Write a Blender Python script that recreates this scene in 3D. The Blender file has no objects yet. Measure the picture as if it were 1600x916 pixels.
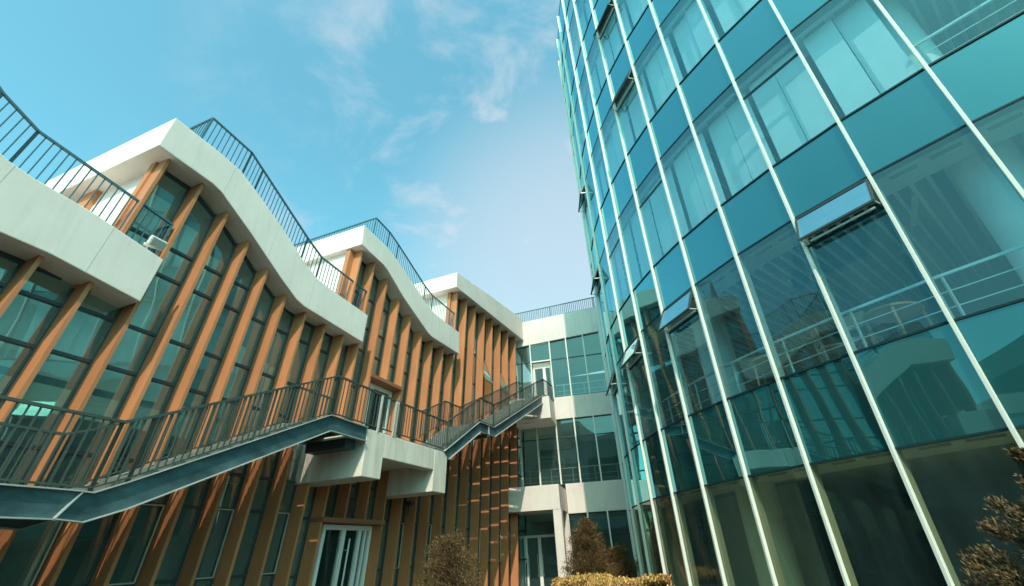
import bpy, bmesh, math, random
from mathutils import Vector, Matrix
random.seed(7)
R_ = math.radians
scene = bpy.context.scene
col = scene.collection

# ------------------------------------------------------------------ camera
cam_d = bpy.data.cameras.new('camera'); cam = bpy.data.objects.new('camera', cam_d); col.objects.link(cam)
cam_d.sensor_width = 36.0; cam_d.lens = 36.0 * 726.0 / 1600.0
cam_d.clip_start = 0.05; cam_d.clip_end = 3000
p, r = R_(29.2), R_(3.2)
fwd = Vector((0, math.cos(p), math.sin(p))); right0 = Vector((1, 0, 0)); up0 = Vector((0, -math.sin(p), math.cos(p)))
rt = math.cos(r) * right0 - math.sin(r) * up0
up = math.sin(r) * right0 + math.cos(r) * up0
M = Matrix((rt, up, -fwd)).transposed().to_4x4(); M.translation = Vector((0, 0, 1.6))
cam.matrix_world = M
scene.camera = cam
scene.render.resolution_x = 1024; scene.render.resolution_y = 586

# ------------------------------------------------------------------ sky, sun, exposure
SUN_AZ, SUN_EL = 177.0, 48.0          # azimuth clockwise from +Y
w = bpy.data.worlds.new('World'); scene.world = w; w.use_nodes = True
nt = w.node_tree; nt.nodes.clear()
N = nt.nodes.new; L = nt.links.new
out = N('ShaderNodeOutputWorld'); bg = N('ShaderNodeBackground'); L(bg.outputs[0], out.inputs[0])
sky = N('ShaderNodeTexSky'); sky.sky_type = 'NISHITA'; sky.sun_disc = False
sky.sun_elevation = R_(SUN_EL); sky.sun_rotation = R_(SUN_AZ); sky.air_density = 1.0; sky.dust_density = 1.5; sky.ozone_density = 1.0
bg.inputs[1].default_value = 0.15
tint = N('ShaderNodeMix'); tint.data_type = 'RGBA'; tint.blend_type = 'MULTIPLY'; tint.inputs[0].default_value = 1
L(sky.outputs[0], tint.inputs[6]); tint.inputs[7].default_value = (0.84, 1.64, 1.27, 1)
tc = N('ShaderNodeTexCoord')
# clouds: wispy veil
mp = N('ShaderNodeMapping'); mp.inputs['Rotation'].default_value = (0.3, 0.2, 0.6); mp.inputs['Scale'].default_value = (1.0, 1.0, 1.7)
L(tc.outputs['Generated'], mp.inputs[0])
nz = N('ShaderNodeTexNoise'); nz.inputs['Scale'].default_value = 5.6; nz.inputs['Detail'].default_value = 12; nz.inputs['Roughness'].default_value = 0.62; nz.inputs['Distortion'].default_value = 0.35
L(mp.outputs[0], nz.inputs[0])
cr = N('ShaderNodeMapRange'); cr.interpolation_type = 'SMOOTHSTEP'
cr.inputs[1].default_value = 0.41; cr.inputs[2].default_value = 0.76
L(nz.outputs[0], cr.inputs[0])
# the cloud bank lies ahead, thinning out to the left and to the zenith
dot = N('ShaderNodeVectorMath'); dot.operation = 'DOT_PRODUCT'
L(tc.outputs['Generated'], dot.inputs[0]); dot.inputs[1].default_value = Vector((0.03, 0.80, 0.60)).normalized()
mr = N('ShaderNodeMapRange'); mr.interpolation_type = 'SMOOTHSTEP'; mr.inputs[1].default_value = 0.72; mr.inputs[2].default_value = 1.0
L(dot.outputs['Value'], mr.inputs[0])
sep = N('ShaderNodeSeparateXYZ'); L(tc.outputs['Generated'], sep.inputs[0])
low = N('ShaderNodeMapRange'); low.interpolation_type = 'SMOOTHSTEP'; low.inputs[1].default_value = 0.66; low.inputs[2].default_value = 0.30
L(sep.outputs[2], low.inputs[0])
m1 = N('ShaderNodeMath'); m1.operation = 'MULTIPLY'; cr.inputs[4].default_value = .85; L(cr.outputs[0], m1.inputs[0]); L(mr.outputs[0], m1.inputs[1])
dot2 = N('ShaderNodeVectorMath'); dot2.operation = 'DOT_PRODUCT'
L(tc.outputs['Generated'], dot2.inputs[0]); dot2.inputs[1].default_value = Vector((0.16, 0.86, 0.49)).normalized()
mr2 = N('ShaderNodeMapRange'); mr2.interpolation_type = 'SMOOTHSTEP'; mr2.inputs[1].default_value = 0.88; mr2.inputs[2].default_value = 1.0; mr2.inputs[4].default_value = 0.68
L(dot2.outputs['Value'], mr2.inputs[0])
m2 = N('ShaderNodeMath'); m2.operation = 'MAXIMUM'; L(m1.outputs[0], m2.inputs[0]); L(mr2.outputs[0], m2.inputs[1])
mx = N('ShaderNodeMix'); mx.data_type = 'RGBA'
L(m2.outputs[0], mx.inputs[0]); L(tint.outputs[2], mx.inputs[6]); mx.inputs[7].default_value = (2.8, 3.15, 3.5, 1)
L(mx.outputs[2], bg.inputs[0])

sd = bpy.data.lights.new('sun', 'SUN'); sd.energy = 2.3; sd.angle = R_(0.5); sd.color = (1.0, 0.88, 0.75)
sun = bpy.data.objects.new('sun', sd); col.objects.link(sun)
sv = Vector((math.sin(R_(SUN_AZ)) * math.cos(R_(SUN_EL)), math.cos(R_(SUN_AZ)) * math.cos(R_(SUN_EL)), math.sin(R_(SUN_EL))))
sun.rotation_euler = sv.to_track_quat('Z', 'Y').to_euler(); sun.location = sv * 60
scene.view_settings.view_transform = 'Standard'; scene.view_settings.look = 'None'
scene.view_settings.exposure = 0.75; scene.view_settings.gamma = 1.0; scene.view_settings.use_curve_mapping = False
try:
    scene.cycles.max_bounces = 10; scene.cycles.transparent_max_bounces = 24; scene.cycles.glossy_bounces = 4
except Exception: pass

# ------------------------------------------------------------------ materials
def mat(name, base, rough=0.6, metal=0.0, spec=0.5, var=0.0, vscale=3.0, stretch=(1, 1, 1), bump=0.0, bscale=60.0, var2=None, rnd=0.0, streak=0.0):
    m = bpy.data.materials.new(name); m.use_nodes = True
    t = m.node_tree; b = t.nodes['Principled BSDF']
    b.inputs['Roughness'].default_value = rough; b.inputs['Metallic'].default_value = metal
    b.inputs['Specular IOR Level'].default_value = spec
    b.inputs['Base Color'].default_value = (*base, 1)
    if var > 0 or bump > 0:
        c = t.nodes.new('ShaderNodeTexCoord'); mp = t.nodes.new('ShaderNodeMapping'); mp.inputs['Scale'].default_value = stretch
        t.links.new(c.outputs['Object'], mp.inputs[0])
    if var > 0:
        n = t.nodes.new('ShaderNodeTexNoise'); n.inputs['Scale'].default_value = vscale; n.inputs['Detail'].default_value = 7; n.inputs['Roughness'].default_value = 0.62
        t.links.new(mp.outputs[0], n.inputs[0])
        rp = t.nodes.new('ShaderNodeValToRGB'); e = rp.color_ramp.elements
        e[0].position = 0.32; e[1].position = 0.68
        e[0].color = (*[max(0, x * (1 - var)) for x in base], 1)
        e[1].color = (*(var2 if var2 else [min(1, x * (1 + var)) for x in base]), 1)
        t.links.new(n.outputs[0], rp.inputs[0]); t.links.new(rp.outputs[0], b.inputs['Base Color'])
    if bump > 0:
        n2 = t.nodes.new('ShaderNodeTexNoise'); n2.inputs['Scale'].default_value = bscale; n2.inputs['Detail'].default_value = 4
        t.links.new(mp.outputs[0], n2.inputs[0])
        bm_ = t.nodes.new('ShaderNodeBump'); bm_.inputs['Strength'].default_value = bump; bm_.inputs['Distance'].default_value = 0.01
        t.links.new(n2.outputs[0], bm_.inputs['Height']); t.links.new(bm_.outputs[0], b.inputs['Normal'])
    if rnd > 0:
        src = b.inputs['Base Color'].links[0].from_socket if b.inputs['Base Color'].links else None
        oi = t.nodes.new('ShaderNodeObjectInfo'); mrn = t.nodes.new('ShaderNodeMapRange'); mrn.inputs[3].default_value = 1-rnd; mrn.inputs[4].default_value = 1+rnd*.6
        t.links.new(oi.outputs['Random'], mrn.inputs[0])
        hs = t.nodes.new('ShaderNodeHueSaturation'); t.links.new(mrn.outputs[0], hs.inputs['Value'])
        if src: t.links.new(src, hs.inputs['Color'])
        else: hs.inputs['Color'].default_value = (*base, 1)
        t.links.new(hs.outputs[0], b.inputs['Base Color'])
    if streak > 0:     # rain streaks running down the face
        c2 = t.nodes.new('ShaderNodeTexCoord'); m3 = t.nodes.new('ShaderNodeMapping'); m3.inputs['Scale'].default_value = (7, 7, 0.5)
        n3 = t.nodes.new('ShaderNodeTexNoise'); n3.inputs['Scale'].default_value = 1.6; n3.inputs['Detail'].default_value = 5
        t.links.new(c2.outputs['Object'], m3.inputs[0]); t.links.new(m3.outputs[0], n3.inputs[0])
        r3 = t.nodes.new('ShaderNodeMapRange'); r3.inputs[1].default_value = .5; r3.inputs[2].default_value = .8; r3.inputs[3].default_value = 0; r3.inputs[4].default_value = streak
        t.links.new(n3.outputs[0], r3.inputs[0])
        mm = t.nodes.new('ShaderNodeMix'); mm.data_type = 'RGBA'; t.links.new(r3.outputs[0], mm.inputs[0])
        src = b.inputs['Base Color'].links[0].from_socket if b.inputs['Base Color'].links else None
        if src: t.links.new(src, mm.inputs[6])
        else: mm.inputs[6].default_value = (*base, 1)
        mm.inputs[7].default_value = (*[x*.55 for x in base], 1); t.links.new(mm.outputs[2], b.inputs['Base Color'])
    return m

def glass(name, trans, refl, r0=0.08, r1=0.85, pw=2.4, rough=0.0, base=None, wav=0.006, dust_haze=0.05):
    """coated facade glass: tinted see-through (or a tinted backing) under an angle dependent mirror"""
    m = bpy.data.materials.new(name); m.use_nodes = True
    t = m.node_tree; t.nodes.clear(); n = t.nodes.new; l = t.links.new
    o = n('ShaderNodeOutputMaterial'); mixs = n('ShaderNodeMixShader'); l(mixs.outputs[0], o.inputs[0])
    lw = n('ShaderNodeLayerWeight'); lw.inputs[0].default_value = 0.5
    pwn = n('ShaderNodeMath'); pwn.operation = 'POWER'; pwn.inputs[1].default_value = pw; l(lw.outputs['Facing'], pwn.inputs[0])
    ma = n('ShaderNodeMath'); ma.operation = 'MULTIPLY_ADD'; ma.inputs[1].default_value = r1; ma.inputs[2].default_value = r0; ma.use_clamp = True
    l(pwn.outputs[0], ma.inputs[0]); l(ma.outputs[0], mixs.inputs[0])
    g = n('ShaderNodeBsdfGlossy'); g.inputs['Color'].default_value = (*refl, 1); g.inputs['Roughness'].default_value = rough
    if wav > 0:      # slight roller-wave distortion of the panes
        c = n('ShaderNodeTexCoord'); nz = n('ShaderNodeTexNoise'); nz.inputs['Scale'].default_value = 0.9; nz.inputs['Detail'].default_value = 1
        l(c.outputs['Object'], nz.inputs[0])
        b = n('ShaderNodeBump'); b.inputs['Strength'].default_value = 1.0; b.inputs['Distance'].default_value = wav
        l(nz.outputs[0], b.inputs['Height']); l(b.outputs[0], g.inputs['Normal'])
    if base is None:
        tr = n('ShaderNodeBsdfTransparent'); tr.inputs[0].default_value = (*trans, 1); l(tr.outputs[0], mixs.inputs[1])
    else:
        d = n('ShaderNodeBsdfDiffuse'); d.inputs[0].default_value = (*base, 1); l(d.outputs[0], mixs.inputs[1])
    l(g.outputs[0], mixs.inputs[2])
    if dust_haze > 0:  # streaky pale teal film: dust, plus a painted haze over the panes
        c = n('ShaderNodeTexCoord'); mpp = n('ShaderNodeMapping'); mpp.inputs['Scale'].default_value = (2.5, 2.5, .6); l(c.outputs['Object'], mpp.inputs[0])
        nz = n('ShaderNodeTexNoise'); nz.inputs['Scale'].default_value = 1.3; nz.inputs['Detail'].default_value = 6; l(mpp.outputs[0], nz.inputs[0])
        oi = n('ShaderNodeObjectInfo'); ad = n('ShaderNodeMath'); ad.operation = 'MULTIPLY_ADD'; ad.inputs[1].default_value = .5; l(oi.outputs['Random'], ad.inputs[0]); l(nz.outputs[0], ad.inputs[2])
        mr = n('ShaderNodeMapRange'); mr.inputs[1].default_value = .3; mr.inputs[2].default_value = 1.2; mr.inputs[3].default_value = dust_haze*.35; mr.inputs[4].default_value = dust_haze*1.6; l(ad.outputs[0], mr.inputs[0])
        df = n('ShaderNodeBsdfDiffuse'); df.inputs[0].default_value = (.34, .60, .58, 1)
        m2 = n('ShaderNodeMixShader'); l(mr.outputs[0], m2.inputs[0]); l(mixs.outputs[0], m2.inputs[1]); l(df.outputs[0], m2.inputs[2]); l(m2.outputs[0], o.inputs[0])
    return m

M_white = mat('white_render', (0.77, 0.675, 0.62), 0.75, var=0.06, vscale=1.2, bump=0.15, bscale=90, streak=0.22)
M_conc = mat('stained_white_concrete', (0.70, 0.605, 0.53), 0.8, var=0.13, vscale=1.6, stretch=(2.5, 2.5, 0.35), var2=(0.78, 0.69, 0.61), bump=0.2, bscale=70, streak=0.4)
M_seam = mat('panel_joint', (0.56, 0.55, 0.51), 0.8)
M_fin = mat('terracotta_panel', (0.51, 0.195, 0.08), 0.62, var=0.12, vscale=2.2, stretch=(1, 1, 0.35), bump=0.15, bscale=80, rnd=0.14, streak=0.15)
M_brown = mat('brown_trim', (0.30, 0.12, 0.06), 0.6, var=0.08)
M_frame = mat('dark_window_frame', (0.035, 0.05, 0.055), 0.45)
M_cream = mat('cream_aluminium', (0.78, 0.76, 0.68), 0.38, var=0.03, vscale=2)
M_oldcream = mat('aged_cream_frame', (0.45, 0.41, 0.33), 0.5)
M_pale = mat('pale_mullion_lining', (0.42, 0.45, 0.40), 0.5)
M_whitemetal = mat('white_door_frame', (0.88, 0.87, 0.82), 0.4)
M_steel = mat('painted_blue_grey_steel', (0.028, 0.072, 0.088), 0.5, metal=0.1, var=0.4, vscale=1.6, stretch=(1, 1, 2), var2=(0.085, 0.15, 0.165), bump=0.1)
M_flange = mat('highlit_steel_edge', (0.42, 0.44, 0.42), 0.5, metal=0.2, var=0.15)  # blue-grey steel made paler: the sunlit edge highlight is put into the colour
M_rail = mat('grey_railing_steel', (0.062, 0.080, 0.068), 0.5, metal=0.2, var=0.15)
M_roofrail = mat('blue_grey_roof_railing', (0.05, 0.13, 0.165), 0.5, metal=0.1)
M_post = mat('bright_steel_post', (0.55, 0.57, 0.54), 0.35, metal=0.4)
M_tread = mat('steel_grating_tread', (0.16, 0.17, 0.155), 0.65, metal=0.2, var=0.2, vscale=8)
M_inwall = mat('interior_plaster', (0.50, 0.53, 0.50), 0.8, var=0.06)
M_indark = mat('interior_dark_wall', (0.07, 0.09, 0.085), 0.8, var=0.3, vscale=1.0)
M_infloor = mat('interior_floor', (0.42, 0.40, 0.34), 0.5)
M_ceil = mat('ceiling_panel', (0.72, 0.74, 0.70), 0.7)
M_deckc = mat('profiled_ceiling_sheet', (0.06, 0.20, 0.22), 0.6)
M_rib = mat('ceiling_rib_white', (0.88, 0.88, 0.85), 0.6)
M_column = mat('plastered_column', (0.82, 0.83, 0.78), 0.7, var=0.04)
M_blind = mat('white_roller_blind', (0.82, 0.83, 0.82), 0.8, var=0.03)
M_wood = mat('light_wood', (0.42, 0.20, 0.09), 0.5, var=0.2, vscale=6, stretch=(1, 1, 6))
M_slot = mat('air_slot_grey', (0.25, 0.33, 0.30), 0.6)
M_gasket = mat('dark_gasket', (0.008, 0.035, 0.040), 0.6, spec=.2)
M_lamp = mat('lamp_casing', (0.75, 0.74, 0.70), 0.4)
M_lens = mat('lamp_glass', (0.5, 0.5, 0.48), 0.1)
G_left = glass('green_tinted_window_glass', (0.72, 0.84, 0.76), (0.66, 0.90, 0.88), 0.20, 0.8, 2.0, dust_haze=.09)
G_mid = glass('grey_green_window_glass', (0.50, 0.62, 0.54), (0.55, 0.85, 0.85), 0.10, 0.8, 2.2)
G_tower = glass('teal_coated_glass', (0.60, 0.83, 0.88), (0.42, 0.88, 0.97), 0.07, 0.9, 2.1, dust_haze=.06)
G_ground = glass('olive_ground_floor_glass', (0.76, 0.78, 0.60), (0.60, 0.62, 0.52), 0.05, 0.8, 2.2, dust_haze=.05)
G_span = glass('teal_spandrel_glass', None, (0.38, 0.88, 0.94), 0.09, 0.95, 1.25, base=(0.006, 0.062, 0.066), dust_haze=.025)
G_vent = glass('open_vent_glass', (0.5, 0.75, 0.75), (0.62, 0.92, 0.98), 0.42, 0.5, 1.0)
G_door = glass('clear_door_glass', (0.5, 0.6, 0.55), (0.8, 0.9, 0.9), 0.06, 0.8, 3)

# ------------------------------------------------------------------ builders
def tag(o, label=None, cat=None, group=None, kind=None):
    if label: o['label'] = label
    if cat: o['category'] = cat
    if group: o['group'] = group
    if kind: o['kind'] = kind
    return o
def empty(name, loc, **k):
    o = bpy.data.objects.new(name, None); o.location = loc; o.empty_display_size = 0.3; col.objects.link(o)
    return tag(o, **k)
class MB:
    def __init__(s): s.v = []; s.f = []
    def quad(s, *ps):
        i = len(s.v); s.v += [tuple(q) for q in ps]; s.f.append(tuple(range(i, i + len(ps)))); return s
    def hexa(s, a, b):          # a, b: four corners each (bottom ring, top ring)
        i = len(s.v); s.v += [tuple(q) for q in a] + [tuple(q) for q in b]
        s.f += [(i+3, i+2, i+1, i), (i+4, i+5, i+6, i+7)] + [(i+k, i+(k+1) % 4, i+4+(k+1) % 4, i+4+k) for k in range(4)]
        return s
    def box(s, o, x, y, z):     # origin corner and three edge vectors
        o = Vector(o); x = Vector(x); y = Vector(y); z = Vector(z)
        return s.hexa([o, o+x, o+x+y, o+y], [o+z, o+x+z, o+x+y+z, o+y+z])
    def bar(s, a, b, wx, wy, upv=(0, 0, 1)):   # beam from a to b
        a = Vector(a); b = Vector(b); d = (b - a).normalized(); u = Vector(upv)
        if abs(d.dot(u)) > 0.98: u = Vector((1, 0, 0))
        x = d.cross(u).normalized() * wx / 2; y = x.cross(d).normalized() * wy / 2
        return s.hexa([a-x-y, a+x-y, a+x+y, a-x+y], [b-x-y, b+x-y, b+x+y, b-x+y])
    def prism(s, A, B):         # two matching outlines
        i = len(s.v); n = len(A); s.v += [tuple(q) for q in A] + [tuple(q) for q in B]
        s.f.append(tuple(range(i, i+n))); s.f.append(tuple(range(i+2*n-1, i+n-1, -1)))
        for k in range(n): s.f.append((i+k, i+n+k, i+n+(k+1) % n, i+(k+1) % n))
        return s
    def cyl(s, a, b, ra, rb=None, n=16, cap=True):
        a = Vector(a); b = Vector(b); rb = ra if rb is None else rb; d = (b-a).normalized()
        u = d.orthogonal().normalized(); v = d.cross(u); i = len(s.v)
        for c, rr in ((a, ra), (b, rb)):
            for k in range(n):
                t = 2*math.pi*k/n; s.v.append(tuple(c + u*rr*math.cos(t) + v*rr*math.sin(t)))
        for k in range(n): s.f.append((i+k, i+(k+1) % n, i+n+(k+1) % n, i+n+k))
        if cap: s.f.append(tuple(range(i+n-1, i-1, -1))); s.f.append(tuple(range(i+n, i+2*n)))
        return s
    def build(s, name, m, parent=None, bevel=0.0, smooth=False, fixn=True):
        me = bpy.data.meshes.new(name); me.from_pydata(s.v, [], s.f)
        if fixn:
            bm = bmesh.new(); bm.from_mesh(me); bmesh.ops.recalc_face_normals(bm, faces=bm.faces); bm.to_mesh(bm_target := me); bm.free()
        me.materials.append(m)
        if smooth:
            for q in me.polygons: q.use_smooth = True
        o = bpy.data.objects.new(name, me); col.objects.link(o)
        if parent:
            o.parent = parent; o.matrix_parent_inverse = world_of(parent).inverted()
        if bevel > 0:
            b = o.modifiers.new('bevel', 'BEVEL'); b.width = bevel; b.segments = 2; b.limit_method = 'ANGLE'
        return o
def world_of(o):
    mtx = o.matrix_basis.copy()
    q = o
    while q.parent:
        mtx = q.parent.matrix_basis @ q.matrix_parent_inverse @ mtx if False else q.parent.matrix_basis @ q.matrix_parent_inverse @ mtx
        q = q.parent
    return mtx

# wall frames -------------------------------------------------------
aL = R_(20.93); dL = Vector((math.sin(aL), math.cos(aL), 0)); nL = Vector((math.cos(aL), -math.sin(aL), 0))
CL = Vector((0, 22.7, 0)); LEAN = 0.108
def Lp(s, o, z): return CL - dL*s + nL*o + Vector((0, 0, z))
def Lb(sb, o, z): return Lp(sb - LEAN*z, o, z)          # base coordinate on the raked facade grid
aM = R_(102.0); dM = Vector((math.sin(aM), math.cos(aM), 0)); nM = Vector((math.sin(R_(192)), math.cos(R_(192)), 0))
def Mp(s, o, z): return CL + dM*s + nM*o + Vector((0, 0, z))
def interp(pts, x):
    if x >= pts[0][0]: return pts[0][1]
    for (a, b), (c, d) in zip(pts, pts[1:]):
        if x >= c: return d + (b-d)*(x-c)/(a-c)
    return pts[-1][1]

def Lprism(mb, poly, o0, o1):
    return mb.prism([Lp(s, o0, z) for s, z in poly], [Lp(s, o1, z) for s, z in poly])
def Mprism(mb, poly, o0, o1):
    return mb.prism([Mp(s, o0, z) for s, z in poly], [Mp(s, o1, z) for s, z in poly])

def railing(parent, pts, upv, h, step=0.11, m=None, rail_w=0.045, bal_w=0.014, bal_d=0.03, low=0.07, name='railing', post_every=None, mp=None, cap=None):
    """pts: base polyline (world); upv: baluster direction per metre of height. Returns the railing part."""
    m = m or M_rail
    U = Vector(upv)
    hr = MB()
    for a, b in zip(pts, pts[1:]):
        a = Vector(a); b = Vector(b); hr.bar(a + U*h, b + U*h, rail_w, rail_w*0.8)
    top = hr.build(name, cap or m, parent)
    bb = MB()
    for a, b in zip(pts, pts[1:]):
        a = Vector(a); b = Vector(b); bb.bar(a + U*low, b + U*low, 0.03, 0.02)
        n = max(1, int((b-a).length/step)); d = (b-a).normalized()
        for k in range(n + 1):
            q = a + (b-a)*k/n
            bb.bar(q + U*low, q + U*(h-0.01), bal_w, bal_d, upv=d)
    bb.build('baluster', m, top, fixn=False)
    n = 0
    for a, b in zip(pts, pts[1:]):
        a = Vector(a); b = Vector(b); ln = (b-a).length; kk = max(1, round(ln/(post_every or 2.2)))
        for k in range(kk + 1):
            q = a + (b-a)*k/kk; MB().bar(q, q + U*(h-0.01), 0.022, 0.04, upv=(b-a).normalized()).build('post', mp or m, top, fixn=False)
    return top

# ------------------------------------------------------------------ ground
g = MB(); g.quad((-900, -900, 0), (900, -900, 0), (900, 900, 0), (-900, 900, 0))
M_ground = mat('courtyard_paving', (0.07, 0.065, 0.05), 0.9, var=0.15, vscale=0.8)
tag(g.build('ground', M_ground), kind='structure')

# ------------------------------------------------------------------ LEFT BUILDING (raked terracotta fins, stepped wave roofs)
LB = empty('finned_building', Lp(10, 0, 0), label='long building with slanting terracotta fins and white stepped wave-shaped roof edges, left of the courtyard', cat='building')
# per wing: bottom edge and top edge of the white fascia, as (s, z) falling s
WINGS = [
 dict(t=[(30.0, 6.2), (26.4, 6.2), (24.7, 5.2), (22.4, 5.15)], b=[(30.0, 5.4), (26.4, 5.4), (24.7, 4.35), (22.4, 4.3)], s1=30, s0=24.0),
 dict(t=[(23.3, 7.75), (21.7, 7.75), (21.0, 7.42), (20.0, 6.66), (19.5, 6.45), (19.2, 6.39), (18.5, 6.34), (17.34, 6.15)],
      b=[(23.3, 6.95), (21.7, 6.95), (21.0, 6.5), (20.0, 5.75), (19.4, 5.47), (18.67, 5.46), (17.44, 5.31)]),
 dict(t=[(17.99, 8.90), (17.06, 8.88), (16.55, 8.82), (16.14, 8.63), (15.26, 8.17), (14.57, 7.75), (14.06, 7.52), (13.39, 7.46), (12.17, 7.40)],
      b=[(18.06, 8.13), (17.0, 8.11), (16.8, 8.06), (15.99, 7.60), (15.06, 7.02), (14.55, 6.74), (14.3, 6.68), (12.25, 6.58)]),
 dict(t=[(12.76, 10.05), (11.63, 9.97), (11.03, 9.80), (9.47, 9.16), (8.95, 8.99), (8.5, 8.96), (6.97, 8.97)],
      b=[(12.77, 9.37), (11.75, 9.28), (11.5, 9.20), (10.60, 8.70), (9.15, 8.10), (8.9, 8.05), (6.95, 8.10)]),
 dict(t=[(7.19, 11.53), (4.29, 12.0), (-0.20, 12.62)], b=[(7.25, 10.83), (4.07, 11.06), (-0.14, 11.36)]),
]
OF = 0.52
_k = (8.11-OF)/(8.11-.45)
for W in WINGS:
    for key in 'tb': W[key] = [(21.2 + _k*(s-21.2), 1.6 + _k*(z-1.6)) for s, z in W[key]]
SPLIT = [23.0, 17.72, 12.45, 6.92]     # where one wing's upper storey starts (s at that height)
def profile_bottom(sb):
    """height of the soffit for the fin standing at base coordinate sb: the highest wing whose span reaches it"""
    best = None
    for i, W in enumerate(WINGS):
        z = 6.0
        for _ in range(8): z = interp(W['b'], sb - LEAN*z)
        s = sb - LEAN*z
        lo = W['b'][-1][0]; hi = W['b'][0][0] - 0.18
        if lo - 0.02 <= s <= hi: 
            if best is None or z > best: best = z
    return best if best else 5.4
for W in WINGS:
    mb = MB(); Lprism(mb, W['t'] + W['b'][::-1], OF, -7.5)
    ro = mb.build('roof', M_white, LB, bevel=0.012)
    # panel joints in the white fascia
    sj = W['t'][0][0] - 1.25; jm = MB()
    while sj > W['t'][-1][0] + 0.5:
        zt, zb = interp(W['t'], sj), interp(W['b'], sj)
        jm.hexa([Lp(sj+.006+LEAN*(zt-zb)*.5, OF, zb+.01), Lp(sj-.006+LEAN*(zt-zb)*.5, OF, zb+.01), Lp(sj-.006+LEAN*(zt-zb)*.5, OF+.002, zb+.01), Lp(sj+.006+LEAN*(zt-zb)*.5, OF+.002, zb+.01)],
                [Lp(sj+.006-LEAN*(zt-zb)*.5, OF, zt-.02), Lp(sj-.006-LEAN*(zt-zb)*.5, OF, zt-.02), Lp(sj-.006-LEAN*(zt-zb)*.5, OF+.002, zt-.02), Lp(sj+.006-LEAN*(zt-zb)*.5, OF+.002, zt-.02)])
        sj -= 1.27
    jm.build('panel_joint', M_seam, ro)
Lup = dL*LEAN + Vector((0, 0, 1))
RR = [
 [(23.0, 8.0-.25), (21.7, 7.78), (20.9, 7.38), (19.95, 6.66), (19.46, 6.42), (17.42, 6.16)],
 [(17.42, 8.89), (16.45, 8.82), (16.10, 8.62), (14.55, 7.75), (14.02, 7.50), (12.2, 7.40)],
 [(12.2, 10.04), (11.50, 9.97), (11.0, 9.80), (9.3, 9.10), (8.8, 8.97), (6.99, 8.97)],
]
for k, pl in enumerate(RR):
    pts = [Lp(s, 0.30, z - 0.005) for s, z in pl]
    pts = [Lp(pl[0][0], -5.0, pl[0][1])] + pts
    railing(LB, pts, Lup, 0.78, step=0.10, m=M_roofrail, rail_w=0.04, bal_w=0.013, bal_d=0.016, name='roof_railing')
# end return railing on each terrace
for (s, z) in ((17.42, 6.16), (12.2, 7.40), (6.99, 8.97)):
    railing(LB, [Lp(s, 0.30, z), Lp(s, 0.02, z)], Lup, 0.78, step=0.12, m=M_roofrail, name='roof_railing')

# fins
FB = [18.66, 17.99, 17.35, 16.73, 16.12, 15.50, 14.87, 14.23, 13.59, 13.01, 12.34, 11.64, 10.95, 10.24, 9.56, 8.86, 8.13, 7.33, 6.55, 5.64, 4.83, 3.93, 3.03, 2.05]
FB = [18.66 + 0.64*k for k in range(13, 0, -1)] + FB
FT = 0.055
fin_mats = {}
def fin(sb, z0, z1, o1=0.37, parent=LB):
    mb = MB()
    mb.hexa([Lb(sb+FT/2, 0.0, z0), Lb(sb-FT/2, 0.0, z0), Lb(sb-FT/2, o1, z0), Lb(sb+FT/2, o1, z0)],
            [Lb(sb+FT/2, 0.0, z1), Lb(sb-FT/2, 0.0, z1), Lb(sb-FT/2, o1, z1), Lb(sb+FT/2, o1, z1)])
    return mb.build('fin', M_fin, parent)
for sb in FB:
    z1 = profile_bottom(sb) + 0.03
    z0 = 0.0
    if abs(sb - 12.34) < .05: z0 = 2.45
    if abs(sb - 11.64) < .05:
        fin(sb, 2.45, 3.45); z0 = 5.86
    fin(sb, z0, z1)
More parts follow.
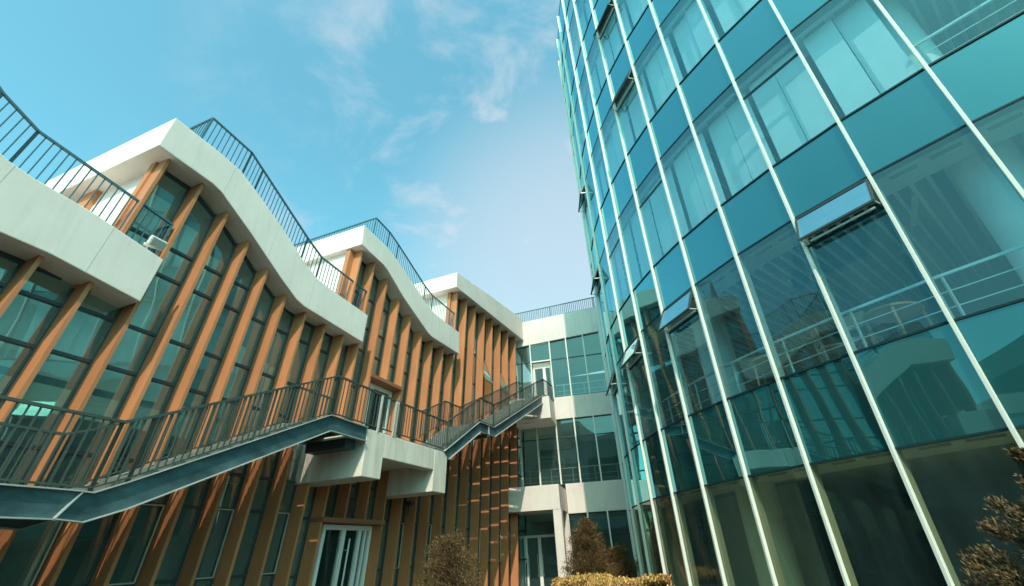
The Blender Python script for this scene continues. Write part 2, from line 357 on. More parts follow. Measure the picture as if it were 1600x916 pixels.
# bays: window glass with frame and transoms
edges = FB + [1.15, 0.25]
TR = {0: (1.2, 2.4, 3.2, 4.35), 1: (1.45, 2.5, 3.2, 4.34, 5.0), 2: (1.48, 2.52, 3.1, 4.35, 5.06, 6.1, 6.66), 3: (1.40, 2.45, 3.2, 4.4, 5.55, 6.6, 7.3, 8.2), 4: (1.35, 2.4, 3.3, 4.6, 5.9, 6.3, 7.6, 8.9)}
def wing_of(sb, z):
    s = sb - LEAN*z
    return 0 if s > 23 else 1 if s > 17.72 else 2 if s > 12.45 else 3 if s > 6.95 else 4
for i, (a, b) in enumerate(zip(edges, edges[1:])):
    a2, b2 = a - FT/2, b + FT/2
    za, zb = profile_bottom(a) + .02, profile_bottom(b) + .02
    if abs(za - zb) > 1.0: za = zb = min(za, zb)
    if b < 1.5: za = zb = 11.3
    zlo = 0.0
    doorbay = (10.9 < b and a < 13.05)
    segs = [(0.02, None)]
    if doorbay: segs = [(2.45, None)]
    if abs(a-12.34) < .03 or abs(a-11.64) < .03: segs = [(2.45, 4.0), (5.9, None)]
    w_i = wing_of((a+b)/2, min(za, zb))
    for z0, z1 in segs:
        ta, tb = (za, zb) if z1 is None else (z1, z1)
        gl = MB(); fr = MB()
        gl.quad(Lb(a2, 0.03, z0), Lb(b2, 0.03, z0), Lb(b2, 0.03, tb), Lb(a2, 0.03, ta))
        # frame: both jambs, head
        for sb_, tz, sg in ((a2, ta, -1), (b2, tb, 1)):
            e0, e1 = sb_, sb_ + sg*0.022
            fr.hexa([Lb(e0, -.02, z0), Lb(e1, -.02, z0), Lb(e1, .06, z0), Lb(e0, .06, z0)], [Lb(e0, -.02, tz), Lb(e1, -.02, tz), Lb(e1, .06, tz), Lb(e0, .06, tz)])
        j0, j1 = a2-.022, b2+.022
        fr.hexa([Lb(j0, -.02, ta-.07), Lb(j1, -.02, tb-.07), Lb(j1, .058, tb-.07), Lb(j0, .058, ta-.07)], [Lb(j0, -.02, ta-.02), Lb(j1, -.02, tb-.02), Lb(j1, .058, tb-.02), Lb(j0, .058, ta-.02)])
        for zt in TR[w_i]:
            if z0 + .2 < zt < min(ta, tb) - .25:
                fr.hexa([Lb(j0, -.02, zt-.025), Lb(j1, -.02, zt-.025), Lb(j1, .058, zt-.025), Lb(j0, .058, zt-.025)], [Lb(j0, -.02, zt+.025), Lb(j1, -.02, zt+.025), Lb(j1, .058, zt+.025), Lb(j0, .058, zt+.025)])
        wo = gl.build('window', G_left, LB, fixn=False)
        fr.build('window_frame', M_frame, wo)
    rb_ = random.Random(i*7+3)
    if w_i <= 3 and not doorbay and b > 2 and rb_.random() < .62:
        lo_ = 4.1; tt = min(ta, tb) - rb_.choice((.35, .55, 1.2))
        if tt > lo_ + .6:
            q_ = MB(); w0 = a2 - (a2-b2)*rb_.choice((0, .25)); 
            q_.hexa([Lb(w0, -.30, lo_), Lb(b2, -.30, lo_), Lb(b2, -.28, lo_), Lb(w0, -.28, lo_)], [Lb(w0, -.30, tt), Lb(b2, -.30, tt), Lb(b2, -.28, tt), Lb(w0, -.28, tt)])
            q_.build('blind', M_blind, wo)
    # openable casement with a cream frame in every second ground bay
    if i % 2 == 0 and not doorbay and b > 2.2 and a < 19:
        zc0, zc1 = TR[w_i][0]-.0, TR[w_i][1]
        c = MB(); j0, j1 = a2-.03, b2+.03; q = .018
        for (u0, u1, v0, v1) in ((j0, j0-q, zc0, zc1), (j1+q, j1, zc0, zc1), (j0, j1, zc0, zc0+q), (j0, j1, zc1-q, zc1)):
            c.hexa([Lb(u0, .061, v0), Lb(u1, .061, v0), Lb(u1, .085, v0), Lb(u0, .085, v0)], [Lb(u0, .061, v1), Lb(u1, .061, v1), Lb(u1, .085, v1), Lb(u0, .085, v1)])
        c.build('casement_frame', M_oldcream, wo)

# small opened sashes high on the last wing (brown, hinged at the top)
for sb, z in ((5.70, 7.6), (3.93, 7.6)):
    mb = MB()
    A = Lb(sb-.05, .08, z+1.3); B = Lb(sb-.75, .08, z+1.3); C_ = Lb(sb-.75, .50, z+.15); D_ = Lb(sb-.05, .50, z+.15)
    for x, y in ((A, B), (B, C_), (C_, D_), (D_, A)): mb.bar(x, y, .035, .035)
    so = mb.build('open_sash', M_brown, LB)
    pn = MB(); pn.quad(A, B, C_, D_); pn.build('pane', G_left, so, fixn=False)

# bodies behind the glass: floors, back wall, side walls
def Lbox(s1, s0, o0, o1, z0, z1, name, m, parent=LB, bevel=0):
    mb = MB(); mb.hexa([Lb(s1, o0, z0), Lb(s0, o0, z0), Lb(s0, o1, z0), Lb(s1, o1, z0)], [Lb(s1, o0, z1), Lb(s0, o0, z1), Lb(s0, o1, z1), Lb(s1, o1, z1)])
    return mb.build(name, m, parent, bevel=bevel)
Lbox(26.8, 0.0, -7.4, -0.25, 3.62, 3.98, 'floor_slab', M_ceil)
Lbox(12.9, 0.0, -7.4, -0.25, 7.45, 7.75, 'floor_slab', M_ceil)
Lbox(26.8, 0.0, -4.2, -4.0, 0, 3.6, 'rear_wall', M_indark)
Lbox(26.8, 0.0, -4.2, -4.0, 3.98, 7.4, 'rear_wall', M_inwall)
Lbox(13.3, 0.2, -7.4, -7.15, 7.75, 10.7, 'rear_wall', M_inwall)
Lbox(26.8, 26.6, -7.4, 0.0, 0, 5.4, 'side_wall', M_white)
for sb in (21.9, 16.7, 11.6, 6.5): Lbox(sb, sb-.15, -3.95, -1.6, 0.0, 3.6, 'partition', M_inwall); Lbox(sb+.3, sb+.15, -3.95, -1.6, 3.98, 6.6, 'partition', M_inwall)
# end walls of the upper storeys seen above each terrace: pilaster, white panel, pilaster, dark window
for sb, z0, z1 in ((24.0, 5.4, 6.98), (18.62, 5.3, 8.15), (13.70, 6.6, 9.40), (8.15, 8.1, 10.90)):
    Lbox(sb+.0, sb-.12, -1.55, -0.02, z0, z1, 'side_wall', M_white)
    Lbox(sb+.10, sb-.12, -1.95, -1.56, z0, z1, 'pilaster', M_fin)
    Lbox(sb-.02, sb-.06, -3.4, -1.96, z0, z1, 'side_window', M_frame)
    Lbox(sb+.0, sb-.12, -7.4, -3.41, z0, z1, 'side_wall', M_white)
    Lbox(sb+.10, sb-.10, -0.02, 0.12, z0, z1, 'pilaster', M_fin)
# brown portals and white doors
def portal(sl, sr, z0, z1, name):
    mb = MB()
    mb.hexa([Lp(sl, 0, z1), Lp(sr, 0, z1), Lp(sr, .42, z1), Lp(sl, .42, z1)], [Lp(sl, 0, z1+.09), Lp(sr, 0, z1+.09), Lp(sr, .42, z1+.09), Lp(sl, .42, z1+.09)])
    return mb.build(name, M_brown, LB)
portal(12.79, 10.66, 0, 2.36, 'door_canopy')
portal(11.72, 10.30, 4, 5.82, 'door_canopy')
def Ldoor(sl, sr, z0, z1, cuts, handles):
    f = MB()
    def fb(a, b, y0, y1, o0=.04, o1=.12): f.hexa([Lb(a, o0, y0), Lb(b, o0, y0), Lb(b, o1, y0), Lb(a, o1, y0)], [Lb(a, o0, y1), Lb(b, o0, y1), Lb(b, o1, y1), Lb(a, o1, y1)])
    fb(sl, sl-.09, z0, z1); fb(sr+.09, sr, z0, z1); fb(sl-.09, sr+.09, z1-.10, z1)
    for c, wd in cuts: fb(c+wd/2, c-wd/2, z0, z1-.10)
    fb(sl-.09, sr+.09, z0+.01, z0+.10, .045, .115)
    o = f.build('door', M_whitemetal, LB)
    g_ = MB(); g_.quad(Lb(sl, .07, z0), Lb(sr, .07, z0), Lb(sr, .07, z1-.05), Lb(sl, .07, z1-.05)); g_.build('door_glass', G_door, o, fixn=False)
    for hs in handles:
        h = MB(); h.cyl(Lb(hs, .19, z0+.5), Lb(hs, .19, z1-.28), .022, n=8)
        for zz in (z0+.7, z1-.5): h.cyl(Lb(hs, .10, zz), Lb(hs, .19, zz), .012, n=6)
        h.build('handle', M_post, o)
Ldoor(12.66, 11.00, 0.0, 2.34, [(11.98, .12), (11.42, .09), (11.22, .05)], [12.12, 11.84])
Ldoor(12.0, 11.0, 4.02, 5.80, [(11.85, .04)], [11.2])
# small wall lamps / bracket under the concrete landing
mb = MB(); mb.cyl(Lp(9.35, .2, 2.62), Lp(9.35, .2, 2.90), .018, n=8); mb.box(Lp(9.45, .25, 2.86), nL*.18, dL*-.16, (0, 0, .10)); mb.build('bracket', M_frame, LB)

# floodlight on the first terrace parapet
FL = empty('floodlight', Lp(17.55, .38, 6.2), label='small white floodlight on the corner of the lowest left parapet', cat='floodlight')
mb = MB(); c0 = Lp(17.55, .47, 6.36); hx = -dL*.16; hz = Vector((0, 0, 1)); hf = (nL*.9 - hz*.45).normalized(); hu = hf.cross(hx.normalized()).normalized()
mb.box(c0 - hx*.8 - hu*.08 , hx*1.6, hf*.09, hu*.17); mb.build('lamp_head', M_lamp, FL, bevel=.02)
mb = MB(); mb.box(c0 - hx*.65 - hu*.055 + hf*.092, hx*1.3, hf*.008, hu*.12); mb.build('lamp_glass', M_lens, FL)
mb = MB(); mb.cyl(Lp(17.60, .33, 6.17), Lp(17.60, .40, 6.34), .02, n=8); mb.cyl(Lp(17.66, .36, 6.30), Lp(17.50, .44, 6.30), .03, n=8); mb.build('bracket', M_lamp, FL)

# ------------------------------------------------------------------ concrete entrance landing
LD = empty('entrance_landing', Lp(11.5, .8, 3.0), label='white concrete landing on two deep brackets above the ground floor door', cat='landing')
def Lbox2(s1, s0, o0, o1, z0, z1, name, m, parent, bevel=.015, k=LEAN*.8):
    mb = MB(); f = lambda s, o, z: Lp(s - k*(z-4.0), o, z)
    mb.hexa([f(s1, o0, z0), f(s0, o0, z0), f(s0, o1, z0), f(s1, o1, z0)], [f(s1, o0, z1), f(s0, o0, z1), f(s0, o1, z1), f(s1, o1, z1)])
    return mb.build(name, m, parent, bevel=bevel)
Lbox2(13.25, 12.62, 0.0, 1.70, 3.06, 4.00, 'bracket', M_conc, LD)
Lbox2(10.55, 9.91, 0.0, 1.70, 3.00, 4.00, 'bracket', M_conc, LD)
Lbox2(12.62, 10.55, 1.42, 1.697, 3.50, 4.00, 'edge_beam', M_conc, LD)
Lbox2(12.618, 10.552, 0.0, 1.42, 3.62, 3.997, 'slab', M_conc, LD)
mb = MB()
for k in range(26):
    s_ = 13.1 - k*.12; mb.hexa([Lp(s_, .35, 4.0), Lp(s_-.05, .35, 4.0), Lp(s_-.05, 1.66, 4.0), Lp(s_, 1.66, 4.0)], [Lp(s_, .35, 4.03), Lp(s_-.05, .35, 4.03), Lp(s_-.05, 1.66, 4.03), Lp(s_, 1.66, 4.03)])
mb.build('deck_grating', M_tread, LD)
rl = railing(LD, [Lp(13.28, 1.66, 4.03), Lp(9.95, 1.66, 4.03)], Lup, 0.80, step=0.10, m=M_rail, rail_w=.04, bal_w=.012, bal_d=.018, name='railing', post_every=3.4)
mb = MB()
for s_, wd in ((12.92, .035), (12.38, .03), (12.31, .02)): mb.bar(Lp(s_, 1.69, 4.0), Lp(s_-.085, 1.69, 4.81), wd, .05, upv=nL)
mb.build('bright_post', M_post, rl)

# ------------------------------------------------------------------ steel stairs
def strip(mb, T, B, o0, o1):     # web between a top and a bottom polyline (same count)
    for k in range(len(T)-1):
        q = [T[k], T[k+1], B[k+1], B[k]]
        mb.prism([Lp(s, o0, z) for s, z in q], [Lp(s, o1, z) for s, z in q])
def stair(T, B, name, label, oo, oi, tread_rows, flats, rail_o, rail_i, plates=(), riser=-.02, d=.33):
    st = empty(name, Lp(T[1][0], (oo+oi)/2, T[1][1]), label=label, cat='staircase')
    for o, sgn in ((oo, 1), (oi, -1)):
        wb = MB(); strip(wb, T, B, o-.006, o+.006); w_ = wb.build('stringer', M_steel, st)
        fl = MB()
        for P, up_ in ((T, 1), (B, -1)):
            for (a, b) in zip(P, P[1:]):
                q = [(a[0], a[1]), (b[0], b[1]), (b[0], b[1]+.014*up_), (a[0], a[1]+.014*up_)]
                o0_, o1_ = (o-.02, o+.055) if sgn > 0 else (o-.055, o+.02)
                fl.prism([Lp(s, o0_, z) for s, z in q], [Lp(s, o1_, z) for s, z in q])
        fl.build('flange', M_flange, w_)
        if sgn > 0 and plates:
            pm = MB()
            for (a, b) in plates: pm.bar(Lp(a[0], o+.03, a[1]), Lp(b[0], o+.03, b[1]), .05, .012, upv=dL)
            pm.build('joint_plate', M_flange, w_)
    for (a, b, n) in tread_rows:
        for k in range(n):
            t = (k + .5)/n; s = a[0] + (b[0]-a[0])*t; z = a[1] + (b[1]-a[1])*((k+.5)/n)
            mb = MB()
            mb.hexa([Lp(s+d/2, oi+.01, z-.04), Lp(s-d/2, oi+.01, z-.04), Lp(s-d/2, oo-.01, z-.04), Lp(s+d/2, oo-.01, z-.04)],
                    [Lp(s+d/2, oi+.01, z), Lp(s-d/2, oi+.01, z), Lp(s-d/2, oo-.01, z), Lp(s+d/2, oo-.01, z)])
            rz = abs(b[1]-a[1])/n; sg = 1 if b[0] < a[0] else -1
            lo_ = riser
            mb.hexa([Lp(s+sg*(d/2-.012), oi+.012, z-rz+lo_), Lp(s+sg*d/2-.0, oi+.012, z-rz+lo_), Lp(s+sg*d/2, oo-.012, z-rz+lo_), Lp(s+sg*(d/2-.012), oo-.012, z-rz+lo_)],
                    [Lp(s+sg*(d/2-.012), oi+.012, z-.041), Lp(s+sg*d/2, oi+.012, z-.041), Lp(s+sg*d/2, oo-.012, z-.041), Lp(s+sg*(d/2-.012), oo-.012, z-.041)])
            mb.build('tread', M_tread, st)
    for (s1, s0, z) in flats:
        mb = MB(); mb.hexa([Lp(s1, oi+.01, z-.04), Lp(s0, oi+.01, z-.04), Lp(s0, oo-.01, z-.04), Lp(s1, oo-.01, z-.04)], [Lp(s1, oi+.01, z), Lp(s0, oi+.01, z), Lp(s0, oo-.01, z), Lp(s1, oo-.01, z)])
        mb.build('landing_plate', M_tread, st)
    for R, o in ((rail_o, oo+.01), (rail_i, oi)):
        if R: railing(st, [Lp(s, o, z) for s, z in R], Lup, 0.80, step=0.10, m=M_rail, rail_w=.04, bal_w=.012, bal_d=.018, post_every=1.6, low=.06)
    return st
OO, OI = 1.70, 0.58
T1 = [(24.0, 2.44), (18.02, 2.41), (17.82, 2.40), (17.50, 2.54), (14.39, 4.02), (13.30, 4.0)]
B1 = [(24.0, 2.16), (18.05, 2.14), (17.82, 2.12), (17.42, 2.27), (14.34, 3.75), (13.30, 3.74)]
stair(T1, B1, 'steel_staircase', 'lower steel stair flight rising from the left to the white concrete landing', OO, OI,
      [((17.5, 2.50), (14.39, 3.98), 10)], [(24.0, 17.55, 2.40), (14.39, 13.3, 3.98)],
      [(23.9, 2.44), (17.85, 2.40), (17.5, 2.54), (14.39, 4.02), (13.30, 4.02)],
      [(23.9, 2.44), (17.85, 2.40), (17.5, 2.54), (14.39, 4.02), (13.30, 4.02)], plates=[((17.93, 2.40), (18.10, 2.12))])
T2 = [(10.12, 4.02), (7.98, 5.22), (6.90, 5.26), (1.20, 7.86), (0.45, 7.88)]
B2 = [(9.86, 3.87), (7.91, 4.94), (6.85, 4.98), (1.08, 7.60), (0.50, 7.62)]
st2 = stair(T2, B2, 'steel_staircase', 'upper steel stair climbing from the concrete landing to the glazed block at the back', OO, OI,
      [((10.0, 4.08), (7.98, 5.20), 7), ((6.90, 5.24), (1.20, 7.84), 15)], [(7.98, 6.95, 5.22), (1.2, -.3, 7.84)],
      [(10.0, 4.05), (7.98, 5.22), (6.90, 5.26), (1.20, 7.86), (-0.75, 7.95)],
      [(9.55, 4.60), (8.25, 5.22), (7.25, 5.26), (1.60, 7.80), (1.2, 7.86)], plates=[((7.32, 5.22), (7.30, 4.93))], riser=.045, d=.36)
mb = MB()
mb.box(Lp(7.45, 0.0, 4.86), nL*1.76, dL*.12, (0, 0, .10)); mb.build('support_beam', M_steel, st2)
mb = MB(); mb.box(Lp(13.75, 0.59, 3.56), nL*1.0, dL*.30, (0, 0, .18)); mb.build('support_beam', M_frame, bpy.data.objects['steel_staircase'])

# ------------------------------------------------------------------ MIDDLE BUILDING
MBd = empty('glazed_block', Mp(2, 0, 0), label='white banded glazed block closing the far end of the courtyard', cat='building')
def Mbox(s0, s1, o0, o1, z0, z1, name, m, parent=MBd, bevel=.012, dz=0.0):
    mb = MB(); mb.hexa([Mp(s0, o0, z0), Mp(s1, o0, z0+dz), Mp(s1, o1, z0+dz), Mp(s0, o1, z0)], [Mp(s0, o0, z1), Mp(s1, o0, z1+dz), Mp(s1, o1, z1+dz), Mp(s0, o1, z1)])
    return mb.build(name, m, parent, bevel=bevel)
SM = 9.0
pr = Mbox(-0.02, SM, -6, .12, 10.92, 12.30, 'parapet', M_white, dz=.60)
jm = MB()
for s_ in (.75, 1.55, 2.4, 3.25, 4.1): jm = MB(); jm.box(Mp(s_, .12, 10.95+.067*s_), dM*.014, nM*.002, (0, 0, 1.3)); jm.build('panel_joint', M_seam, pr)
railing(MBd, [Mp(-0.3, .0, 12.26), Mp(SM, .0, 12.88)], (0, 0, 1), .66, step=.10, m=M_roofrail, name='roof_railing', bal_w=.016)
Mbox(1.80, SM, -6, .10, 7.02, 8.08, 'white_band', M_white)
Mbox(-0.3, 1.80, -6, 1.70, 6.74, 7.72, 'balcony', M_white)
Mbox(1.95, SM, -6, .10, 2.96, 4.16, 'white_band', M_white)
Mbox(-0.9, 1.93, -5.9, 2.20, 3.02, 3.94, 'canopy', M_white)
Mbox(1.62, 1.95, 1.75, 2.19, 0.0, 3.02, 'pillar', M_white)
Mbox(1.55, 1.93, .0, .3, 0.0, 3.0, 'pillar', M_white)
mb = MB(); mb.bar(Mp(.35, 1.2, 6.72), Mp(1.02, 1.2, 6.72), .05, .04); mb.build('lamp_tube', M_lamp, MBd)
msz = {3: (8.08, 10.92, 10.05, [0.03, .80, 1.82, 2.68, 3.56, 4.42, 5.3, 6.2, 7.1, 8.0, 8.95]), 2: (4.16, 7.02, 6.18, [0.03, .84, 1.78, 2.65, 3.56, 4.45, 5.3, 6.2, 7.1, 8.0, 8.95]), 1: (0.0, 2.96, 2.12, [1.93, 2.78, 3.62, 4.45, 5.3, 6.2, 7.1, 8.0, 8.95])}
for fl, (z0, z1, zt, ss) in msz.items():
    sl = .067 if fl == 3 else 0
    for a, b in zip(ss, ss[1:]):
        door = (fl == 3 and abs(a-.80) < .05)
        za0 = 10.05 if door else z0
        gq = MB(); gq.quad(Mp(a, 0, za0), Mp(b, 0, za0), Mp(b, 0, z1+sl*b+.01), Mp(a, 0, z1+sl*a+.01))
        wo = gq.build('window', G_mid, MBd, fixn=False)
        tm_ = M_frame if not door else M_whitemetal
        MB().box(Mp(a+.03, -.02, zt-.02), dM*(b-a-.06), nM*.05, (0, 0, .045) if not door else (0, 0, .06)).build('transom', tm_, wo)
        if not door: MB().box(Mp(a+.03, -.02, z0), dM*(b-a-.06), nM*.05, (0, 0, .05)).build('transom', tm_, wo)
        MB().box(Mp(a+.03, -.02, z1+sl*a-.05), dM*(b-a-.06)+Vector((0, 0, sl*(b-a))), nM*.05, (0, 0, .05)).build('transom', tm_, wo)
    for s_ in ss:
        mm = MB(); mm.box(Mp(s_-.03, -.05, z0), dM*.06, nM*.16, (0, 0, z1-z0+sl*s_))
        mm.build('mullion', M_cream, MBd)
def Mdoor(s0, s1, z0, z1, o, cuts):
    f = MB()
    f.box(Mp(s0, o, z0), dM*.08, nM*.07, (0, 0, z1-z0)); f.box(Mp(s1-.08, o, z0), dM*.08, nM*.07, (0, 0, z1-z0)); f.box(Mp(s0+.08, o, z1-.1), dM*(s1-s0-.16), nM*.068, (0, 0, .1))
    for c in cuts: f.box(Mp(c-.07, o, z0), dM*.14, nM*.07, (0, 0, z1-z0-.1))
    d_ = f.build('door', M_whitemetal, MBd)
    q = MB(); q.quad(Mp(s0, o+.03, z0), Mp(s1, o+.03, z0), Mp(s1, o+.03, z1-.05), Mp(s0, o+.03, z1-.05)); q.build('door_glass', G_door, d_, fixn=False)
    h = MB()
    for c in cuts: h.cyl(Mp(c-.11, o+.12, z0+.7), Mp(c-.11, o+.12, z0+1.5), .015, n=6); h.cyl(Mp(c+.11, o+.12, z0+.7), Mp(c+.11, o+.12, z0+1.5), .015, n=6)
    h.build('handle', M_post, d_)
Mdoor(.84, 1.78, 7.74, 9.84, -.25, [1.40])
mb = MB(); mb.box(Mp(.84, -.3, 9.84), dM*.94, nM*.06, (0, 0, .2)); mb.box(Mp(.80, -.3, 7.74), dM*.15, nM*.06, (0, 0, 2.1)); mb.build('door_surround', M_white, MBd)
Mdoor(-.22, 1.52, 0.0, 2.22, .10, [.62, .02])
tg = MB(); tg.quad(Mp(-.22, .08, 2.22), Mp(1.52, .08, 2.22), Mp(1.52, .08, 3.02), Mp(-.22, .08, 3.02)); tg.build('transom_window', G_mid, MBd, fixn=False)
mb = MB(); mb.box(Mp(-.30, .03, 0), dM*.08, nM*.10, (0, 0, 3.02)); mb.build('door_jamb', M_white, MBd)
Lbox(0.9, 0.75, -7.4, -.35, 0, 11.3, 'end_wall', M_inwall)
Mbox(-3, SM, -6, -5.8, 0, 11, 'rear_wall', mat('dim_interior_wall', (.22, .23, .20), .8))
Mbox(-.3, SM, -5.8, -.2, 3.1, 3.9, 'floor_slab', M_ceil)
Mbox(1.9, SM, -5.8, -.2, 7.1, 7.9, 'floor_slab', M_ceil)
Mbox(-.3, SM, -5.8, -.2, -.05, .02, 'floor', M_infloor)
mb = MB()
for zb in (4.16, 8.08):
    for zz, t_ in ((.72, .035), (.40, .015), (.2, .015)):
        mb.bar(Mp(1.9 if zb > 8 else .05, -.35, zb+zz), Mp(SM, -.35, zb+zz), t_, t_)
    for k in range(9): mb.bar(Mp(.3+k, -.35, zb), Mp(.3+k, -.35, zb+.72), .03, .03)
mb.build('interior_guard_rail', M_post, MBd)
mb = MB()
for (s_, z_) in ((1.15, 5.15), (1.65, 5.25)): mb.box(Mp(s_, -3.2, z_), dM*.28, nM*.12, (0, 0, .5))
mb.build('hanging_display', M_frame, MBd)

# ------------------------------------------------------------------ GLASS TOWER
TC = Vector((17.34, 14.03, 0)); TR_ = 14.19
TW = empty('glass_tower', (TC.x, TC.y, 0), label='tall curved tower of teal glass with cream vertical mullions, right of the courtyard', cat='building')
def Tp(phi, rad, z): return TC + Vector((math.cos(R_(phi))*rad, math.sin(R_(phi))*rad, z))
STEP = 360/71.0
PH = lambda k: -149.33 + STEP*k
K0, K1 = -9, 4
LV = [(0.0, 2.60), (4.01, 6.59), (7.85, 10.41), (11.82, 14.31), (15.57, 18.15), (19.40, 22.0), (23.25, 25.3)]   # vision bands
VH = [(2, -4), (2, -1)]
top = 25.5
for k in range(71):
    kk = k if k <= K1 else k - 71
    ph = PH(kk)
    rd = Vector((math.cos(R_(ph)), math.sin(R_(ph)), 0)); tg_ = Vector((-rd.y, rd.x, 0))
    o = Tp(ph, TR_-.01, 0)
    mb = MB(); mb.box(o - tg_*.024, tg_*.048, rd*.075, (0, 0, top))
    mu = mb.build('mullion', M_cream, TW, bevel=.006)
    if K0 <= kk <= K1:
        lm = MB()
        for z0, z1 in LV[:2]: MB().box(Vector((o.x, o.y, z0)) - tg_*.024 - rd*.15, tg_*.048, rd*.13, (0, 0, z1-z0)).build('mullion_lining', M_pale, mu)
open_cells = {(1, 0), (1, -3), (1, -5), (3, -3), (4, -3), (2, -7), (3, -7), (1, -7)}   # (floor, cell) cell k lies between mullion k and k+1
hatch_cells = {(2, 0), (3, 1), (2, -3), (2, -5)}
def cell_axes(k):
    A = Tp(PH(k), TR_, 0); B = Tp(PH(k+1), TR_, 0); t = (B-A).normalized(); n = Vector((t.y, -t.x, 0))
    if n.dot(Vector((A.x-TC.x, A.y-TC.y, 0))) < 0: n = -n
    return A, B, t, n
VENT = .62
for k in range(K0, K1):
    A, B, t, n = cell_axes(k)
    for fi, (z0, z1) in enumerate(LV):
        opened = (fi, k) in open_cells
        zt = z1 - VENT if opened or (fi, k) in hatch_cells else z1
        q = MB(); a = A + n*.0; b = B
        q.quad(a+Vector((0, 0, z0)), b+Vector((0, 0, z0)), b+Vector((0, 0, zt)), a+Vector((0, 0, zt)))
        if (fi, k) in hatch_cells: q.quad(a+Vector((0, 0, zt)), b+Vector((0, 0, zt)), b+Vector((0, 0, z1)), a+Vector((0, 0, z1)))
        pn = q.build('glass_pane', G_ground if fi == 0 else G_tower, TW, fixn=False)
        w_ = (B-A)
        for zz, hh in ((z0-.016, .032), (z1-.016, .032)):
            MB().box(A + t*.03 - n*.03 + Vector((0, 0, zz)), w_ - t*.06, n*.04, (0, 0, hh)).build('transom', M_gasket, pn)
        if opened or (fi, k) in hatch_cells: MB().box(A + t*.03 - n*.03 + Vector((0, 0, zt-.022)), w_ - t*.06, n*.04, (0, 0, .045)).build('transom', M_gasket, pn)
        if opened:
            ang = R_(24); hz = Vector((0, 0, z1-.05)); dn = n*math.sin(ang) - Vector((0, 0, 1))*math.cos(ang)
            P0 = A + t*.05 + n*.03 + hz; P1 = B - t*.05 + n*.03 + hz; P2 = P1 + dn*(VENT-.04); P3 = P0 + dn*(VENT-.04)
            f = MB()
            for x, y in ((P0, P1), (P1, P2), (P2, P3), (P3, P0)): f.bar(x, y, .035, .04, upv=n)
            v = f.build('open_vent', M_frame, TW)
            g2 = MB(); g2.quad(P0+dn*.02, P1+dn*.02, P2-dn*.02, P3-dn*.02); g2.build('vent_glass', G_vent, v, fixn=False)
            e = MB(); e.bar(P3, P3.lerp(P0, .0)+t*.001+(A + t*.05 + Vector((0, 0, zt+.06)) - P3), .02, .02)
            e.bar(P2, B - t*.05 + Vector((0, 0, zt+.06)), .02, .02)
            e.bar(A + t*.12 + n*.04 + Vector((0, 0, zt+.045)), B - t*.12 + n*.04 + Vector((0, 0, zt+.045)), .03, .035)
            e.build('stay_arm', M_post, v)
    for fi in range(len(LV)-1):
        z0, z1 = LV[fi][1], LV[fi+1][0]
        q = MB(); q.quad(A - n*.012 + Vector((0, 0, z0)), B - n*.012 + Vector((0, 0, z0)), B - n*.012 + Vector((0, 0, z1)), A - n*.012 + Vector((0, 0, z1)))
        q.build('spandrel_panel', G_span, TW, fixn=False)
# far side of the tower, never seen from the court
mb = MB()
for k in range(K1, K0+71):
    A, B = Tp(PH(k), TR_, 0), Tp(PH(k+1), TR_, 0)
    mb.quad(A, B, B+Vector((0, 0, top)), A+Vector((0, 0, top)))
mb.build('rear_curtain_wall', G_span, TW, fixn=False)
def ring(rad0, rad1, z0, z1, name, m, parent=TW, n=71):
    mb = MB()
    for k in range(n):
        a, b = PH(k), PH(k+1)
        mb.hexa([Tp(a, rad0, z0), Tp(b, rad0, z0), Tp(b, rad1, z0), Tp(a, rad1, z0)], [Tp(a, rad0, z1), Tp(b, rad0, z1), Tp(b, rad1, z1), Tp(a, rad1, z1)])
    return mb.build(name, m, parent)
RI = TR_ - .22
for fi, (z0, z1) in enumerate(LV):
    zc = z1; zn = LV[fi+1][0] if fi+1 < len(LV) else z1+.4
    ring(TR_-(.85 if fi else 1.5), RI, zc, zc+.30, 'ceiling_edge', M_ceil)
    if fi == 0: ring(3.0, TR_-1.51, zc+.02, zc+.30, 'ceiling', mat('olive_ceiling', (.30, .29, .20), .8))
    elif fi >= 1: ring(3.0, TR_-.86, zc+.26, zc+.32, 'ceiling', M_deckc)
    ring(3.0, RI, zn-.25, zn-.02, 'floor_slab', M_infloor)
    sl = MB()
    for k in range(K0, K1):
        for (u, v) in ((.12, .42), (.56, .88)):
            a, b = PH(k+u), PH(k+v); sl.hexa([Tp(a, TR_-.40, zc-.03), Tp(b, TR_-.40, zc-.03), Tp(b, TR_-.34, zc-.03), Tp(a, TR_-.34, zc-.03)], [Tp(a, TR_-.40, zc-.001), Tp(b, TR_-.40, zc-.001), Tp(b, TR_-.34, zc-.001), Tp(a, TR_-.34, zc-.001)])
    sl.build('air_slot', M_slot, TW)
ring(0.5, RI, top-.35, top-.1, 'roof', M_white)
ring(TR_-3.2, RI, .004, .03, 'floor', M_infloor)
